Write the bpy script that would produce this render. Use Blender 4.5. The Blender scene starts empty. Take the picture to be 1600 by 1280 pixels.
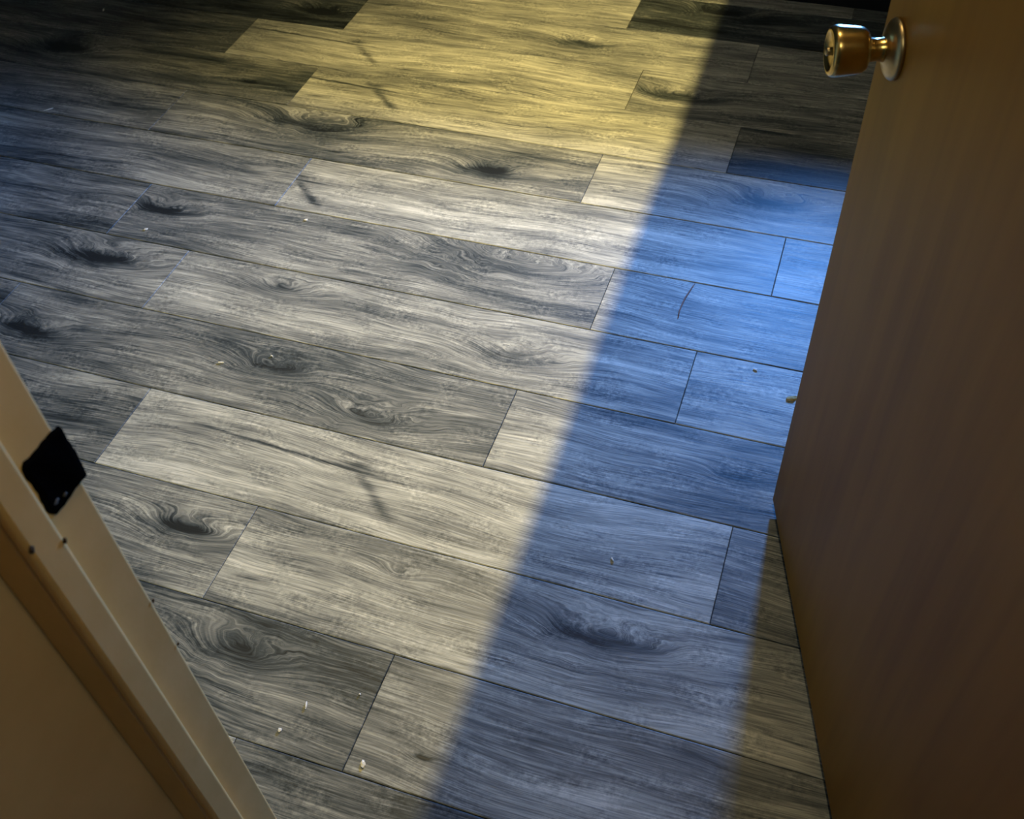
import bpy, bmesh, math, random
from mathutils import Vector, Matrix

random.seed(7)
scene = bpy.context.scene
COL = scene.collection

# ------------------------------------------------------------------ camera
R_ = Vector((0.94656442, 0.31930241, -0.04540678))
U_ = Vector((-0.2103471, 0.71793288, 0.66357101))
F_ = Vector((-0.24447884, 0.61856152, -0.74673405))
CAM_H = 1.488
cam_d = bpy.data.cameras.new('camera')
cam = bpy.data.objects.new('camera', cam_d)
COL.objects.link(cam)
cam_d.sensor_fit = 'HORIZONTAL'
cam_d.sensor_width = 36.0
cam_d.lens = 1624.05 / 1600 * 36.0
cam_d.clip_start = 0.02
m = Matrix((R_, U_, -F_)).transposed().to_4x4()
m.translation = Vector((0, 0, CAM_H))
cam.matrix_world = m
cam_d.dof.use_dof = True
cam_d.dof.focus_distance = 1.75
cam_d.dof.aperture_fstop = 9.0
scene.camera = cam

# ------------------------------------------------------------------ world, lights, exposure
vs = scene.view_settings
vs.view_transform = 'Standard'
vs.look = 'None'
vs.exposure = 0.0
vs.gamma = 1.0
vs.use_curve_mapping = False

world = bpy.data.worlds.new('world')
scene.world = world
world.use_nodes = True
bg = world.node_tree.nodes['Background']
bg.inputs[0].default_value = (0.55, 0.72, 0.75, 1)
bg.inputs[1].default_value = 0.028


def light(name, kind, loc, target, power, color, **kw):
    d = bpy.data.lights.new(name, kind)
    d.energy = power
    d.color = color
    for k, v in kw.items():
        setattr(d, k, v)
    o = bpy.data.objects.new(name, d)
    COL.objects.link(o)
    o.location = loc
    o.rotation_euler = (Vector(target) - Vector(loc)).to_track_quat('-Z', 'Y').to_euler()
    return o


# warm ceiling lamp inside the room
LAMP = (-0.467, 2.00, 2.30)
spot = light('ceiling_spot', 'SPOT', LAMP, (-0.56, 1.92, 0.0), 268, (1.0, 0.765, 0.26),
             shadow_soft_size=0.0065, spot_size=math.radians(96), spot_blend=1.0)
_z = (Vector(LAMP) - Vector((-0.56, 1.92, 0.0))).normalized()
_x = Vector((0, 1, 0)).cross(_z).normalized()
_r = Matrix((_x, _z.cross(_x), _z)).transposed()
spot.rotation_euler = _r.to_euler()
spot.scale = (0.66, 1.0, 1.0)          # oval beam, longer towards the doorway
# blue strip light standing on the black cabinet at the far side
light('blue_strip_light', 'AREA', (-0.06, 3.20, 0.744), (-0.95, 1.9, 0.30), 98, (0.10, 0.345, 1.0),
      shape='RECTANGLE', size=0.20, size_y=0.050)
# added weak warm fill, standing in for light scattered off the ceiling
light('warm_bounce_fill', 'AREA', (-0.15, 1.5, 2.32), (-0.15, 1.5, 0.0), 6.6, (1.0, 0.78, 0.42),
      shape='DISK', size=0.25)
# added dim fill in the doorway, to light the frame post and near floor
light('doorway_fill', 'POINT', (0.22, 0.284, 2.0), (0, 0, 0), 6.3, (1.0, 0.98, 0.72),
      shadow_soft_size=0.06)


# ------------------------------------------------------------------ node helper
class NT:
    def __init__(self, name):
        self.m = bpy.data.materials.new(name)
        self.m.use_nodes = True
        self.t = self.m.node_tree
        self.n = self.t.nodes
        self.b = self.n['Principled BSDF']

    def lk(self, a, b):
        self.t.links.new(a, b)

    def put(self, sock, v):
        if isinstance(v, bpy.types.NodeSocket):
            self.lk(v, sock)
        else:
            sock.default_value = v

    def mt(self, op, a, b=0.0, c=0.0, clamp=False):
        x = self.n.new('ShaderNodeMath')
        x.operation = op
        x.use_clamp = clamp
        self.put(x.inputs[0], a)
        self.put(x.inputs[1], b)
        self.put(x.inputs[2], c)
        return x.outputs[0]

    def xyz(self, a, b, c=0.0):
        x = self.n.new('ShaderNodeCombineXYZ')
        for i, v in enumerate((a, b, c)):
            self.put(x.inputs[i], v)
        return x.outputs[0]

    def sep(self, v):
        x = self.n.new('ShaderNodeSeparateXYZ')
        self.lk(v, x.inputs[0])
        return x.outputs

    def noise(self, vec, scale=1.0, detail=2.0, rough=0.5, dist=0.0):
        x = self.n.new('ShaderNodeTexNoise')
        self.lk(vec, x.inputs['Vector'])
        x.inputs['Scale'].default_value = scale
        x.inputs['Detail'].default_value = detail
        x.inputs['Roughness'].default_value = rough
        x.inputs['Distortion'].default_value = dist
        return x.outputs[0]

    def ramp(self, fac, stops, interp='LINEAR'):
        x = self.n.new('ShaderNodeValToRGB')
        x.color_ramp.interpolation = interp
        e = x.color_ramp.elements
        while len(e) < len(stops):
            e.new(0.5)
        for el, (p, c) in zip(e, stops):
            el.position = p
            el.color = (*c, 1) if len(c) == 3 else c
        self.lk(fac, x.inputs[0])
        return x.outputs[0]

    def mix(self, fac, a, b, blend='MIX'):
        x = self.n.new('ShaderNodeMix')
        x.data_type = 'RGBA'
        x.blend_type = blend
        self.put(x.inputs[0], fac)
        for s, v in ((x.inputs[6], a), (x.inputs[7], b)):
            if isinstance(v, tuple) and len(v) == 3:
                v = (*v, 1)
            self.put(s, v)
        return x.outputs[2]

    def attr(self, name):
        x = self.n.new('ShaderNodeAttribute')
        x.attribute_type = 'OBJECT'
        x.attribute_name = name
        return x

    def obj(self):
        return self.n.new('ShaderNodeTexCoord').outputs['Object']

    def bump(self, h, strength, dist):
        x = self.n.new('ShaderNodeBump')
        x.inputs['Strength'].default_value = strength
        x.inputs['Distance'].default_value = dist
        self.lk(h, x.inputs['Height'])
        self.lk(x.outputs[0], self.b.inputs['Normal'])

    def done(self, col, rough=0.5, spec=0.5, metal=0.0):
        if isinstance(col, tuple):
            col = (*col, 1)
        self.put(self.b.inputs['Base Color'], col)
        self.put(self.b.inputs['Roughness'], rough)
        self.put(self.b.inputs['Specular IOR Level'], spec)
        self.put(self.b.inputs['Metallic'], metal)
        return self.m


def wood_floor():
    N = NT('grey_laminate')
    s = N.sep(N.obj())
    u, v = s[0], s[1]
    seed = N.attr('seed').outputs['Fac']
    tone = N.attr('tone').outputs['Fac']
    kd = N.sep(N.attr('knot_dark').outputs['Vector'])
    # slow wander of the grain
    wn = N.noise(N.xyz(N.mt('MULTIPLY', u, 1.7), N.mt('MULTIPLY', v, 4.0), seed), 1.0, 2.0, 0.45)
    vv = N.mt('ADD', v, N.mt('MULTIPLY', N.mt('SUBTRACT', wn, 0.5), 0.10))
    core = None
    halo = None
    wob = N.noise(N.xyz(N.mt('MULTIPLY', u, 14), N.mt('MULTIPLY', v, 26), seed), 1.0, 2.0)
    for i, nm in enumerate(('knot_a', 'knot_b', 'knot_c')):
        k = N.sep(N.attr(nm).outputs['Vector'])
        size = N.mt('MAXIMUM', k[2], 0.002)
        wv = N.mt('MULTIPLY', N.mt('SUBTRACT', wob, 0.5), N.mt('MULTIPLY', size, 0.7))
        du = N.mt('ADD', N.mt('SUBTRACT', u, k[0]), wv)
        dv = N.mt('ADD', N.mt('SUBTRACT', v, k[1]), N.mt('MULTIPLY', wv, 0.6))
        a = N.mt('DIVIDE', du, size)
        b = N.mt('DIVIDE', dv, N.mt('MULTIPLY', size, 0.38))
        r2 = N.mt('ADD', N.mt('MULTIPLY', a, a), N.mt('MULTIPLY', b, b))
        g = N.mt('EXPONENT', N.mt('MULTIPLY', r2, -1.0))
        vv = N.mt('ADD', vv, N.mt('MULTIPLY', g, N.mt('MULTIPLY', size, 0.50)))
        # dark core a little off the centre of the eye
        r3 = N.mt('ADD', N.mt('MULTIPLY', N.mt('MULTIPLY', a, a), 2.2),
                  N.mt('MULTIPLY', N.mt('MULTIPLY', b, b), 5.0))
        c = N.mt('MULTIPLY', N.mt('EXPONENT', N.mt('MULTIPLY', r3, -1.0)), kd[i])
        h = N.mt('MULTIPLY', g, kd[i])
        core = c if core is None else N.mt('MAXIMUM', core, c)
        halo = h if halo is None else N.mt('MAXIMUM', halo, h)
    g1 = N.noise(N.xyz(N.mt('MULTIPLY', u, 1.5), N.mt('MULTIPLY', vv, 75), seed), 1.0, 3.0, 0.6)
    g2 = N.noise(N.xyz(N.mt('MULTIPLY', u, 13), N.mt('MULTIPLY', vv, 400), seed), 1.0, 2.0, 0.65)
    g3 = N.noise(N.xyz(N.mt('MULTIPLY', u, 3.0), N.mt('MULTIPLY', vv, 17), N.mt('ADD', seed, 5.3)), 1.0, 4.0, 0.62)
    saw = N.noise(N.xyz(N.mt('MULTIPLY', u, 110), N.mt('MULTIPLY', v, 130), seed), 1.0, 2.0, 0.7)
    sawm = N.mt('MULTIPLY', N.mt('SUBTRACT', wob, 0.40, clamp=True), 3.5, clamp=True)
    f = N.mt('ADD', N.mt('MULTIPLY', N.mt('SUBTRACT', g1, 0.5), 0.55), tone)
    f = N.mt('ADD', f, N.mt('MULTIPLY', N.mt('SUBTRACT', g3, 0.5), 1.15))
    f = N.mt('ADD', f, N.mt('MULTIPLY', N.mt('SUBTRACT', g2, 0.5), 0.95))
    f = N.mt('ADD', f, N.mt('MULTIPLY', N.mt('MULTIPLY', N.mt('SUBTRACT', saw, 0.5), sawm), 0.85))
    f = N.mt('SUBTRACT', f, N.mt('MULTIPLY', halo, 0.16))
    f = N.mt('SUBTRACT', f, N.mt('MULTIPLY', core, 0.62))
    # dark slanting branch mark with a crack running off it (a repeat of the laminate print)
    sl = N.sep(N.attr('branch').outputs['Vector'])
    du = N.mt('SUBTRACT', u, sl[0])
    dv = N.mt('SUBTRACT', v, sl[1])
    wob2 = N.mt('MULTIPLY', N.mt('SUBTRACT', N.noise(N.xyz(N.mt('MULTIPLY', u, 30), N.mt('MULTIPLY', v, 30), seed), 1.0, 1.0), 0.5), 0.011)
    al = N.mt('SUBTRACT', N.mt('MULTIPLY', du, 0.76), N.mt('MULTIPLY', dv, 0.65))
    ac = N.mt('ADD', N.mt('ADD', N.mt('MULTIPLY', du, 0.65), N.mt('MULTIPLY', dv, 0.76)), wob2)
    aa = N.mt('DIVIDE', N.mt('SUBTRACT', al, 0.06), 0.062)
    bb = N.mt('DIVIDE', ac, 0.0095)
    q1 = N.mt('EXPONENT', N.mt('MULTIPLY', N.mt('ADD', N.mt('POWER', N.mt('ABSOLUTE', aa), 4.0), N.mt('MULTIPLY', bb, bb)), -1.0))
    ca = N.mt('DIVIDE', N.mt('ADD', du, 0.13), 0.20)
    slope = N.mt('MULTIPLY', du, -0.05)
    cb = N.mt('DIVIDE', N.mt('ADD', N.mt('ADD', N.mt('SUBTRACT', dv, slope), -0.004), N.mt('MULTIPLY', wob2, 0.5)), 0.0035)
    q2 = N.mt('EXPONENT', N.mt('MULTIPLY', N.mt('ADD', N.mt('POWER', N.mt('ABSOLUTE', ca), 4.0), N.mt('MULTIPLY', cb, cb)), -1.0))
    ka = N.mt('DIVIDE', N.mt('ADD', du, 0.005), 0.03)
    kb = N.mt('DIVIDE', N.mt('SUBTRACT', dv, 0.018), 0.010)
    q3 = N.mt('EXPONENT', N.mt('MULTIPLY', N.mt('ADD', N.mt('MULTIPLY', ka, ka), N.mt('MULTIPLY', kb, kb)), -1.0))
    q = N.mt('MULTIPLY', N.mt('MAXIMUM', N.mt('MAXIMUM', N.mt('MULTIPLY', q1, 0.6), q2), N.mt('MULTIPLY', q3, 0.7)), sl[2])
    f = N.mt('SUBTRACT', f, N.mt('MULTIPLY', q, 0.55))
    # short dark checks along the grain
    ck = N.noise(N.xyz(N.mt('MULTIPLY', u, 6.5), N.mt('MULTIPLY', vv, 85), N.mt('ADD', seed, 11.0)), 1.0, 2.0, 0.5)
    ckm = N.mt('MULTIPLY', N.mt('SUBTRACT', ck, 0.68, clamp=True), 7.0, clamp=True)
    f = N.mt('SUBTRACT', f, N.mt('MULTIPLY', ckm, 0.35))
    col = N.ramp(f, [(0.0, (0.013, 0.017, 0.021)), (0.25, (0.062, 0.076, 0.084)),
                     (0.50, (0.205, 0.213, 0.205)), (0.75, (0.44, 0.445, 0.40)), (1.0, (0.74, 0.73, 0.65))])
    fb = N.noise(N.xyz(N.mt('MULTIPLY', u, 13), N.mt('MULTIPLY', v, 300), seed), 1.0, 2.0, 0.65)
    N.bump(fb, 0.35, 0.0010)
    rg = N.mt('ADD', N.mt('MULTIPLY', g2, 0.25), 0.38)
    return N.done(col, rg, 0.4)


def paint(name, base, dark, rough=0.45, chips=False):
    N = NT(name)
    o = N.obj()
    n = N.noise(o, 9.0, 4.0, 0.6)
    n2 = N.noise(o, 160.0, 2.0, 0.5)
    col = N.mix(N.ramp(n, [(0.35, (0, 0, 0)), (0.75, (1, 1, 1))]), base, dark)
    N.bump(N.mt('ADD', N.mt('MULTIPLY', n2, 0.25), n), 0.25, 0.002)
    return N.done(col, rough, 0.4)


def door_wood():
    N = NT('brown_door_veneer')
    s = N.sep(N.obj())
    v = N.xyz(N.mt('MULTIPLY', s[0], 30), N.mt('MULTIPLY', s[1], 30), N.mt('MULTIPLY', s[2], 1.6))
    n = N.noise(v, 1.0, 4.0, 0.55, 0.4)
    w = N.noise(N.xyz(N.mt('MULTIPLY', s[0], 5), s[1], N.mt('MULTIPLY', s[2], 2.2)), 1.0, 3.0, 0.5)
    f = N.mt('ADD', N.mt('MULTIPLY', n, 0.45), N.mt('MULTIPLY', w, 0.55))
    col = N.ramp(f, [(0.3, (0.24, 0.098, 0.010)), (0.5, (0.33, 0.150, 0.015)), (0.7, (0.39, 0.190, 0.022))])
    N.bump(n, 0.15, 0.001)
    return N.done(col, 0.5, 0.35)


def plain(name, col, rough=0.5, spec=0.5, metal=0.0, var=0.25, scale=40, bump=0.2):
    N = NT(name)
    n = N.noise(N.obj(), scale, 3.0, 0.6)
    c = N.mix(n, col, tuple(x * (1 - var) for x in col))
    if bump:
        N.bump(n, bump, 0.001)
    return N.done(c, rough, spec, metal)


M_FLOOR = wood_floor()
M_DOOR = door_wood()
M_JAMB = paint('cream_frame_paint', (0.92, 0.59, 0.22), (0.82, 0.50, 0.16))
M_WALL = paint('cream_wall_paint', (0.88, 0.64, 0.34), (0.80, 0.56, 0.28), 0.6)
M_BASE = plain('dark_underlay', (0.03, 0.03, 0.032), 0.9, 0.1)
M_BRASS = plain('aged_brass', (0.72, 0.50, 0.17), 0.24, 0.5, 1.0, 0.35, 90, 0.05)
M_BRASSD = plain('dull_brass', (0.55, 0.42, 0.22), 0.36, 0.5, 1.0, 0.4, 120, 0.08)
M_TAPE = plain('black_cloth_tape', (0.004, 0.004, 0.004), 1.0, 0.0, 0.0, 0.5, 400, 0.6)
M_CHIP = plain('bare_wood_chip', (0.10, 0.055, 0.02), 0.8, 0.1)
M_GREY = plain('exposed_metal', (0.13, 0.115, 0.09), 0.7, 0.2, 0.0)
M_BLACK = plain('black_lacquer', (0.006, 0.006, 0.007), 0.55, 0.25)
M_CRUMB = plain('white_crumb', (0.85, 0.83, 0.76), 0.8, 0.2, 0.0, 0.1)
M_HAIR = plain('reddish_fibre', (0.32, 0.17, 0.13), 0.7, 0.2)
M_TAN = plain('tan_scrap', (0.55, 0.40, 0.16), 0.8, 0.2)
M_CASE = plain('dark_plastic', (0.03, 0.03, 0.035), 0.5, 0.4)


# ------------------------------------------------------------------ mesh helpers
def link(name, mesh, mat=None, parent=None, loc=(0, 0, 0), rotz=0.0):
    o = bpy.data.objects.new(name, mesh)
    COL.objects.link(o)
    if mat is not None and not mesh.materials:
        mesh.materials.append(mat)
    o.location = loc
    o.rotation_euler = (0, 0, rotz)
    if parent is not None:
        o.parent = parent
    return o


def finish(bm, name, smooth=False):
    bmesh.ops.recalc_face_normals(bm, faces=bm.faces)
    me = bpy.data.meshes.new(name)
    bm.to_mesh(me)
    bm.free()
    if smooth:
        for p in me.polygons:
            p.use_smooth = True
    return me


def box_mesh(name, x0, x1, y0, y1, z0, z1, bevel=0.0, seg=2):
    bm = bmesh.new()
    bmesh.ops.create_cube(bm, size=1.0)
    for v in bm.verts:
        v.co = Vector(((x0 + x1) / 2 + v.co.x * (x1 - x0), (y0 + y1) / 2 + v.co.y * (y1 - y0),
                       (z0 + z1) / 2 + v.co.z * (z1 - z0)))
    if bevel:
        bmesh.ops.bevel(bm, geom=list(bm.edges), offset=bevel, segments=seg, affect='EDGES', profile=0.5)
    return finish(bm, name, smooth=False)


def lathe_mesh(name, prof, seg=48):
    """prof: (radius, x) pairs, turned about the X axis."""
    bm = bmesh.new()
    rings = []
    for r, x in prof:
        if r < 1e-6:
            rings.append([bm.verts.new((x, 0, 0))])
        else:
            rings.append([bm.verts.new((x, r * math.cos(2 * math.pi * i / seg), r * math.sin(2 * math.pi * i / seg)))
                          for i in range(seg)])
    for a, b in zip(rings, rings[1:]):
        for i in range(seg):
            j = (i + 1) % seg
            if len(a) == 1 and len(b) == 1:
                continue
            if len(a) == 1:
                bm.faces.new((a[0], b[i], b[j]))
            elif len(b) == 1:
                bm.faces.new((a[i], a[j], b[0]))
            else:
                bm.faces.new((a[i], a[j], b[j], b[i]))
    return finish(bm, name, smooth=True)


def tag(o, label=None, cat=None, group=None, kind=None):
    if label:
        o['label'] = label
    if cat:
        o['category'] = cat
    if group:
        o['group'] = group
    if kind:
        o['kind'] = kind
    return o


def empty(name, loc, rotz=0.0):
    o = bpy.data.objects.new(name, None)
    COL.objects.link(o)
    o.location = loc
    o.rotation_euler = (0, 0, rotz)
    o.empty_display_size = 0.05
    return o


# ------------------------------------------------------------------ floor of separate planks
W = 0.2
L = 5.815 * W
Y0 = 1.8848
X_MIN, X_MAX = -3.6, 1.5
Y_MIN, Y_MAX = -0.715, 3.69
floor = link('floor', box_mesh('floor', X_MIN, X_MAX, Y_MIN, Y_MAX, -0.03, -0.0085), M_BASE)
tag(floor, 'grey wood-look laminate floor of long staggered planks', 'floor', kind='structure')

# one joint position (in plank widths) for each row; rows counted towards the camera
JOINT = {-9: -0.6, -8: -4.4, -7: -5.6, -6: -0.2, -5: -3.18, -4: -1.31, -3: -2.69, -2: -1.20, -1: -2.70,
         0: -0.34, 1: -2.02, 2: -0.91, 3: -2.47, 4: -0.175, 5: -4.255, 6: -2.50, 7: -3.38, 8: -0.9,
         9: -4.7, 10: -2.2, 11: -5.3, 12: -1.6}
# tone of the planks either side of each joint: (row, index) ; index 0 starts at the joint, -1 ends at it
TONE = {(-6, -1): .45, (-6, 0): .2, (-5, -1): .66, (-5, 0): .20, (-4, -2): .20, (-4, -1): .62, (-4, 0): .55,
        (-3, -2): .28, (-3, -1): .66, (-3, 0): .50, (-2, -2): .40, (-2, -1): .68, (-2, 0): .34,
        (-1, -2): .46, (-1, -1): .46, (-1, 0): .64, (0, -2): .46, (0, -1): .66, (0, 0): .62,
        (1, -2): .42, (1, -1): .46, (1, 0): .58, (2, -2): .50, (2, -1): .58, (2, 0): .62,
        (3, -2): .36, (3, -1): .44, (3, 0): .55, (4, -2): .44, (4, -1): .66, (4, 0): .44,
        (5, -1): .50, (5, 0): .62, (6, -1): .36, (6, 0): .54, (7, -1): .55, (7, 0): .36}
# knots where they lie on the floor: x, y, half length, darkness
KNOTS = [(-0.959, 0.802, 0.080, 1.0), (-0.193, 0.807, 0.115, 0.8), (-0.519, 1.366, 0.105, 0.5),
         (-0.792, 1.943, 0.085, 0.9), (-0.734, 2.575, 0.080, 0.8), (-1.526, 1.407, 0.115, 1.0),
         (-1.552, 1.157, 0.095, 1.0), (-1.490, 1.600, 0.11, 0.85), (-0.991, 1.207, 0.075, 0.35),
         (-0.551, 0.829, 0.035, 0.12), (-1.527, 2.567, 0.09, 0.7), (-2.176, 2.191, 0.13, 0.7),
         (-1.555, 2.162, 0.022, 1.0), (-0.420, 2.381, 0.10, 0.7), (-0.126, 1.995, 0.12, 0.6),
         (-0.394, 0.540, 0.018, 1.0), (-0.050, 1.193, 0.05, 0.35), (-0.625, 1.642, 0.19, 0.2),
         (-0.760, 0.610, 0.10, 0.35), (-0.392, 2.835, 0.10, 0.5), (-1.080, 1.420, 0.09, 0.4),
         (-1.30, 2.02, 0.14, 0.5), (-0.75, 1.13, 0.11, 0.3), (-0.06, 0.475, 0.12, 0.5)]
BRANCH = [(-0.708, 1.005), (-1.205, 2.212), (-1.347, 2.412), (-1.225, 1.790), (-0.035, 1.003)]
plank_mesh = {}
rnd = random.Random(3)


def plank(x0, x1, row, idx):
    key = (round(x1 - x0, 3))
    if key not in plank_mesh:
        w = (x1 - x0) / 2 - 0.0005
        bm = bmesh.new()
        c = 0.0014
        v = [bm.verts.new(p) for p in (
            [(sx * w, sy * (W / 2 - 0.0008), -0.008) for sx, sy in ((-1, -1), (1, -1), (1, 1), (-1, 1))] +
            [(sx * w, sy * (W / 2 - 0.0008), -c * 0.8) for sx, sy in ((-1, -1), (1, -1), (1, 1), (-1, 1))] +
            [(sx * (w - c * 0.7), sy * (W / 2 - 0.0008 - c), 0) for sx, sy in ((-1, -1), (1, -1), (1, 1), (-1, 1))])]
        bm.faces.new((v[3], v[2], v[1], v[0]))
        bm.faces.new(v[8:12])
        for a in (0, 4):
            for i in range(4):
                j = (i + 1) % 4
                bm.faces.new((v[a + i], v[a + j], v[a + 4 + j], v[a + 4 + i]))
        plank_mesh[key] = finish(bm, 'plank')
    cx, cy = (x0 + x1) / 2, Y0 - (row + 0.5) * W
    o = link('plank', plank_mesh[key], M_FLOOR, floor, (cx, cy, 0))
    o['seed'] = rnd.uniform(0, 60)
    o['tone'] = float(TONE.get((row, idx), rnd.choice((.38, .48, .56, .62))))
    ks = [k for k in KNOTS if x0 < k[0] < x1 and abs(k[1] - cy) < W / 2][:3]
    while len(ks) < 3:
        if rnd.random() < 0.5 and (row, idx) not in TONE:
            ks.append((cx + rnd.uniform(-.5, .5), cy + rnd.uniform(-.06, .06), rnd.uniform(.03, .1), rnd.uniform(.3, .9)))
        else:
            ks.append((cx + 9, cy, 0.01, 0.0))
    for n, k in zip(('knot_a', 'knot_b', 'knot_c'), ks):
        o[n] = [k[0] - cx, k[1] - cy, k[2]]
    o['knot_dark'] = [k[3] for k in ks]
    br = [b for b in BRANCH if x0 < b[0] < x1 and abs(b[1] - cy) < W / 2]
    o['branch'] = [br[0][0] - cx, br[0][1] - cy, 1.0] if br else [9.0, 0.0, 0.0]


for row in range(-9, 13):
    j = JOINT[row] * W
    i0 = math.floor((X_MIN - j) / L)
    i = i0
    while j + i * L < X_MAX:
        a, b = max(j + i * L, X_MIN), min(j + (i + 1) * L, X_MAX)
        if b - a > 0.02:
            plank(a, b, row, i)
        i += 1

# ------------------------------------------------------------------ left door frame (strike side)
jamb = empty('trim_1', (-0.505, 0.30, 0.0))
tag(jamb, 'cream painted door frame post with a raised stop strip at lower left', 'door frame', kind='structure')


def jbox(name, x0, x1, y0, y1, z0, z1, mat, bev=0.0, seg=2, parent=jamb):
    ox, oy = -0.505, 0.30
    o = link(name, box_mesh(name, x0 - ox, x1 - ox, y0 - oy, y1 - oy, z0, z1, bev, seg), mat, parent)
    return o


HEAD = 2.05
jbox('jamb_board', -0.600, -0.505, 0.2795, 0.356, 0.001, HEAD, M_JAMB, 0.0035, 4)
jbox('door_stop', -0.505, -0.494, 0.2797, 0.310, 0.001, HEAD, M_JAMB, 0.0042, 4)
# spots of bare wood where the paint has chipped
for (x, y, z, s) in ((-0.4935, 0.3085, 0.848, 0.0022), (-0.4938, 0.2825, 0.872, 0.0026), (-0.5045, 0.3565, 0.68, 0.0016),
                     (-0.5045, 0.3565, 0.60, 0.0014)):
    bm = bmesh.new()
    bmesh.ops.create_icosphere(bm, subdivisions=2, radius=1.0)
    for v in bm.verts:
        k = 1 + random.uniform(-.3, .3)
        v.co = Vector((v.co.x * 0.0007, v.co.y * s * k, v.co.z * s * 1.5 * k))
    link('paint_chip', finish(bm, 'paint_chip', True), M_CHIP, jamb, (x + 0.505, y - 0.30, z))

# black tape patch over the strike, wrapped past the corner of the post
ny, nz = 26, 30
bm = bmesh.new()
rt = random.Random(11)
edge = {}


def ragged(t, k):
    return 0.0008 * math.sin(t * 9 + k) + 0.0003 * math.sin(t * 31 + 2 * k) + rt.uniform(-.00015, .00015)


lo = [ragged(i / ny, 1) for i in range(ny + 1)]
hi = [ragged(i / ny, 2) for i in range(ny + 1)]
le = [ragged(j / nz, 3) for j in range(nz + 1)]
ri = [ragged(j / nz, 4) for j in range(nz + 1)]
grid = {}
for side in (0, 1):
    for i in range(ny + 1):
        for j in range(nz + 1):
            s, t = i / ny, j / nz
            y = 0.3165 + s * 0.0475 + le[j] * (1 - s) + ri[j] * s
            z = 0.860 + t * 0.060 + lo[i] * (1 - t) + hi[i] * t
            co = max(0.0, abs(2 * s - 1) + abs(2 * t - 1) - 1.78)
            y -= (s - 0.5) * co * 0.022
            z -= (t - 0.5) * co * 0.022
            z += 0.004 * (1 - s) * t
            rim = min(s, 1 - s, t, 1 - t)
            thick = 0.0030 * min(1.0, rim / 0.06) ** 0.5 if side else 0.0
            lump = 0.0005 * math.sin(s * 9 + t * 5) * (1 if side else 0)
            x = -0.5049 + thick + lump
            if y > 0.357:                       # lip bends round the room-side corner
                x -= (y - 0.357) * 0.25
            grid[side, i, j] = bm.verts.new((x + 0.505, y - 0.30, z))
for side in (0, 1):
    for i in range(ny):
        for j in range(nz):
            q = [grid[side, i, j], grid[side, i + 1, j], grid[side, i + 1, j + 1], grid[side, i, j + 1]]
            bm.faces.new(q if side else q[::-1])
bmesh.ops.remove_doubles(bm, verts=bm.verts, dist=1e-6)
tape = link('tape_patch', finish(bm, 'tape_patch', True), M_TAPE)
tape.location = (-0.505, 0.30, 0)
tag(tape, 'ragged square black tape patch on the cream door frame post', 'tape')
for (y, z, sy, sz) in ((0.3235, 0.8725, 0.0042, 0.0022), (0.3345, 0.8695, 0.0022, 0.0014)):
    bm = bmesh.new()
    bmesh.ops.create_icosphere(bm, subdivisions=2, radius=1.0)
    for v in bm.verts:
        k = 1 + random.uniform(-.35, .35)
        v.co = Vector((v.co.x * 0.0005, v.co.y * sy * k, v.co.z * sz * k))
    link('worn_spot', finish(bm, 'worn_spot', True), M_GREY, tape, (0.0031, y - 0.30, z))

# ------------------------------------------------------------------ walls
def struct(name, mesh, mat, label, cat='wall'):
    return tag(link(name, mesh, mat), label, cat, kind='structure')


CEIL = 2.40
struct('wall_left', box_mesh('wall_left', -0.66, -0.546, -0.70, 0.2793, 0.001, CEIL), M_WALL,
       'plain cream hall wall running up to the door frame post', 'wall')
struct('wall_near', box_mesh('wall_near', -3.5, -0.602, 0.281, 0.350, 0.001, CEIL), M_WALL,
       'cream wall beyond the door frame post, room side', 'wall')
struct('wall_right', box_mesh('wall_right', 0.345, 1.45, 0.300, 0.365, 0.001, CEIL), M_WALL,
       'cream wall on the hinge side of the doorway', 'wall')
struct('wall_above_door', box_mesh('wall_above_door', -0.599, 0.344, 0.281, 0.350, HEAD + .002, CEIL), M_WALL,
       'cream wall over the doorway', 'wall')
# added panel, out of view, that cuts the lamp's light off the door side
bm = bmesh.new()
pts = [(0.40, 1.62), (3.60, 1.92), (3.60, CEIL), (0.40, CEIL)]


def px(y):
    return -0.418 - 0.0195 * (y - 0.4)


front = [bm.verts.new((px(y), y, z)) for y, z in pts]
back = [bm.verts.new((px(y) + 0.06, y, z)) for y, z in pts]
bm.faces.new(front)
bm.faces.new(back[::-1])
for i in range(4):
    j = (i + 1) % 4
    bm.faces.new((front[i], front[j], back[j], back[i]))
struct('shade_panel', finish(bm, 'shade_panel'), M_WALL, 'unseen overhead panel added to shade the door side of the floor')

# ------------------------------------------------------------------ door, opened into the room
CX, CY = 0.0197, 1.1527
DIRX, DIRY = 0.30389, -0.95271
ANG = math.atan2(DIRY, DIRX)
DOOR_L, DOOR_T, DOOR_H = 0.81, 0.035, 2.02
door = empty('door_1', (CX, CY, 0.0), ANG)          # local x: towards the hinges, local -y: the face we see
tag(door, 'plain brown wooden door standing open, with a brass knob', 'door', kind='structure')
slab = link('door_slab', box_mesh('door_slab', 0, DOOR_L, 0, DOOR_T, 0.012, DOOR_H, 0.0015, 2), M_DOOR, door)

# normal of the seen face is (-0.953,-0.304); find which local side that is
n_world = Vector((-0.95271, -0.30389, 0))
loc_n = Matrix.Rotation(-ANG, 3, 'Z') @ n_world
SIDE = 1 if loc_n.y > 0 else -1
if SIDE > 0:
    for v in slab.data.vertices:
        v.co.y -= DOOR_T

KX, KZ = 0.056, 0.893


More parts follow.
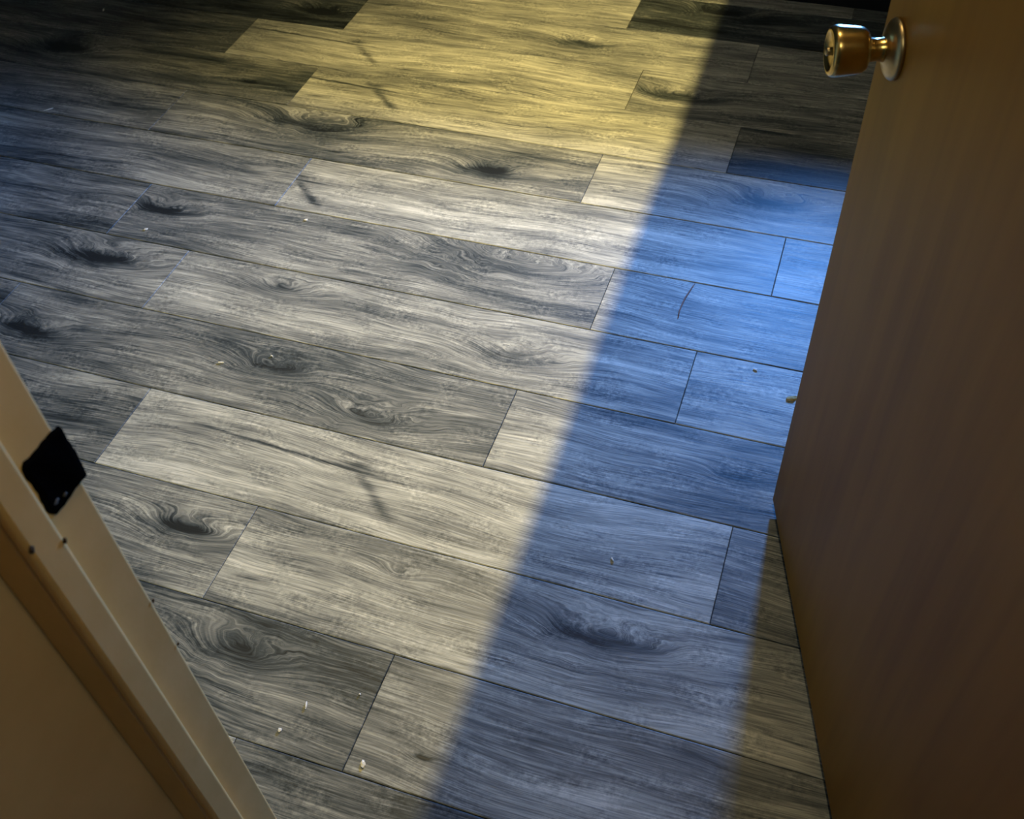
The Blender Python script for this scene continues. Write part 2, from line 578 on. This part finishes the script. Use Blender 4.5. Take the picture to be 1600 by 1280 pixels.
def knob_part(name, prof, mat, parent, seg=48):
    o = link(name, lathe_mesh(name, prof, seg), mat, parent)
    return o


knob = empty('door_knob', (KX, 0.0, KZ))
knob.parent = door
knob.rotation_euler = (0, 0, math.pi / 2 * SIDE)     # local x of the lathe points out of the door face
rose = knob_part('rose', [(0, 0.0003), (0.0315, 0.0003), (0.0325, 0.002), (0.0325, 0.004), (0.0310, 0.0065),
                          (0.027, 0.0095), (0.020, 0.0115), (0.0165, 0.0125), (0.0150, 0.014), (0, 0.014)], M_BRASSD, knob)
neck = knob_part('neck', [(0, 0.012), (0.0140, 0.012), (0.0125, 0.016), (0.0118, 0.022), (0.0125, 0.028),
                          (0.0150, 0.032), (0, 0.034)], M_BRASS, knob)
grip = knob_part('knob', [(0, 0.030), (0.0150, 0.0305), (0.0210, 0.033), (0.0238, 0.037), (0.0248, 0.042), (0.0258, 0.052),
                          (0.0268, 0.062), (0.0270, 0.066), (0.0262, 0.0695), (0.0240, 0.0715), (0.0205, 0.0722),
                          (0.0195, 0.0705), (0.0100, 0.0695), (0, 0.069)], M_BRASS, knob)
button = knob_part('lock_button', [(0, 0.067), (0.0045, 0.067), (0.0045, 0.0745), (0.0035, 0.0755), (0, 0.0757)], M_BRASSD, knob, 20)

# ------------------------------------------------------------------ black cabinet at the far side with the blue light on top
cab = empty('cabinet', (0.20, 3.14, 0.0))
tag(cab, 'black cabinet whose dark foot shows at the top edge above the door knob', 'cabinet')
link('cabinet_body', box_mesh('cabinet_body', -2.70, 0.70, -0.180, 0.20, 0.05, 0.585, 0.004), M_BLACK, cab)  # lengthened to the left, out of view, to block the blue light
link('cabinet_top', box_mesh('cabinet_top', -2.71, 0.71, -0.195, 0.20, 0.586, 0.606, 0.003), M_BLACK, cab)
link('plinth', box_mesh('plinth', -2.70, 0.70, -0.195, 0.19, 0.0005, 0.0495, 0.002), M_BLACK, cab)
for i in range(7):
    x0 = -2.695 + i * 0.485
    d = link('cabinet_door', box_mesh('cabinet_door', x0, x0 + 0.480, -0.194, -0.1805, 0.055, 0.580, 0.002), M_BLACK, cab)

# ------------------------------------------------------------------ bits on the floor
def crumb(name, x, y, sx, sy, sz, rot, mat, label, cat='crumb', group='white crumbs on the floor', seed=0):
    r = random.Random(seed)
    bm = bmesh.new()
    bmesh.ops.create_icosphere(bm, subdivisions=2, radius=1.0)
    for v in bm.verts:
        k = 1 + r.uniform(-.28, .28)
        v.co = Vector((v.co.x * sx * k, v.co.y * sy * k, max(v.co.z, -0.6) * sz * k))
    zmin = min(v.co.z for v in bm.verts)
    for v in bm.verts:
        v.co.z -= zmin
    o = link(name, finish(bm, name, False), mat, None, (x, y, 0.0002), rot)
    return tag(o, label, cat, group)


CR = [(-2.023, 1.899, .016, .0022, .8, 'long thin white splinter on the dark planks at the left edge'),
      (-1.097, 1.186, .0085, .0032, .3, 'curved white flake on the grey plank, well above the tape patch'),
      (-1.004, 1.232, .0035, .002, .1, 'tiny white speck beside the curved flake'),
      (-0.474, 0.504, .0042, .0075, .5, 'largest white crumb, on the floor at the bottom of the picture'),
      (-0.618, 0.515, .0035, .0045, .2, 'white crumb near the door frame post, next to a fainter scuff'),
      (-0.597, 0.563, .0018, .0075, .35, 'faint whitish scuff flake on the dark plank at the bottom'),
      (-0.525, 0.605, .0022, .002, .0, 'tiny white dot near the end of the dark bottom plank'),
      (-0.063, 1.465, .006, .0045, -.4, 'white crumb in the blue light near the door edge'),
      (-1.135, 1.655, .0055, .0045, .4, 'white crumb on the middle plank below a slanting branch mark'),
      (-1.484, 1.523, .0065, .004, .5, 'white crumb on the dark patch at the left plank end'),
      (-1.035, 2.347, .007, .0045, .1, 'pale crumb in the yellow light at the top'),
      (-0.215, 0.958, .002, .0065, .7, 'small white sliver in the shade right of the light edge'),
      (-2.189, 2.414, .003, .011, .4, 'pale sliver on the darkest plank in the top left corner')]
for i, (x, y, sx, sy, rot, lab) in enumerate(CR):
    crumb('white_crumb', x, y, sx * .8, sy * .8, 0.0014, rot, M_CRUMB, lab, seed=i)
crumb('tan_scrap', 0.016, 1.408, 0.010, 0.006, 0.002, 0.5, M_TAN, 'small tan scrap lying beside the door edge', 'scrap', None, 40)

# reddish curved fibre
bm = bmesh.new()
P = [(-0.228, 1.680), (-0.231, 1.668), (-0.234, 1.652), (-0.238, 1.632), (-0.240, 1.610), (-0.241, 1.588), (-0.239, 1.566)]
prev = None
for i, (x, y) in enumerate(P):
    w = 0.0013 * (0.5 + math.sin(math.pi * (i + .5) / len(P)))
    ring = [bm.verts.new((x + w * math.cos(a), y, 0.0006 + 0.0005 * math.sin(a) + 0.0002)) for a in (0, 1.26, 2.51, 3.77, 5.03)]
    if prev:
        for k in range(5):
            bm.faces.new((prev[k], prev[(k + 1) % 5], ring[(k + 1) % 5], ring[k]))
    else:
        bm.faces.new(ring)
    prev = ring
bm.faces.new(prev[::-1])
tag(link('fibre', finish(bm, 'fibre', True), M_HAIR), 'thin curved reddish fibre on the blue lit plank', 'fibre')
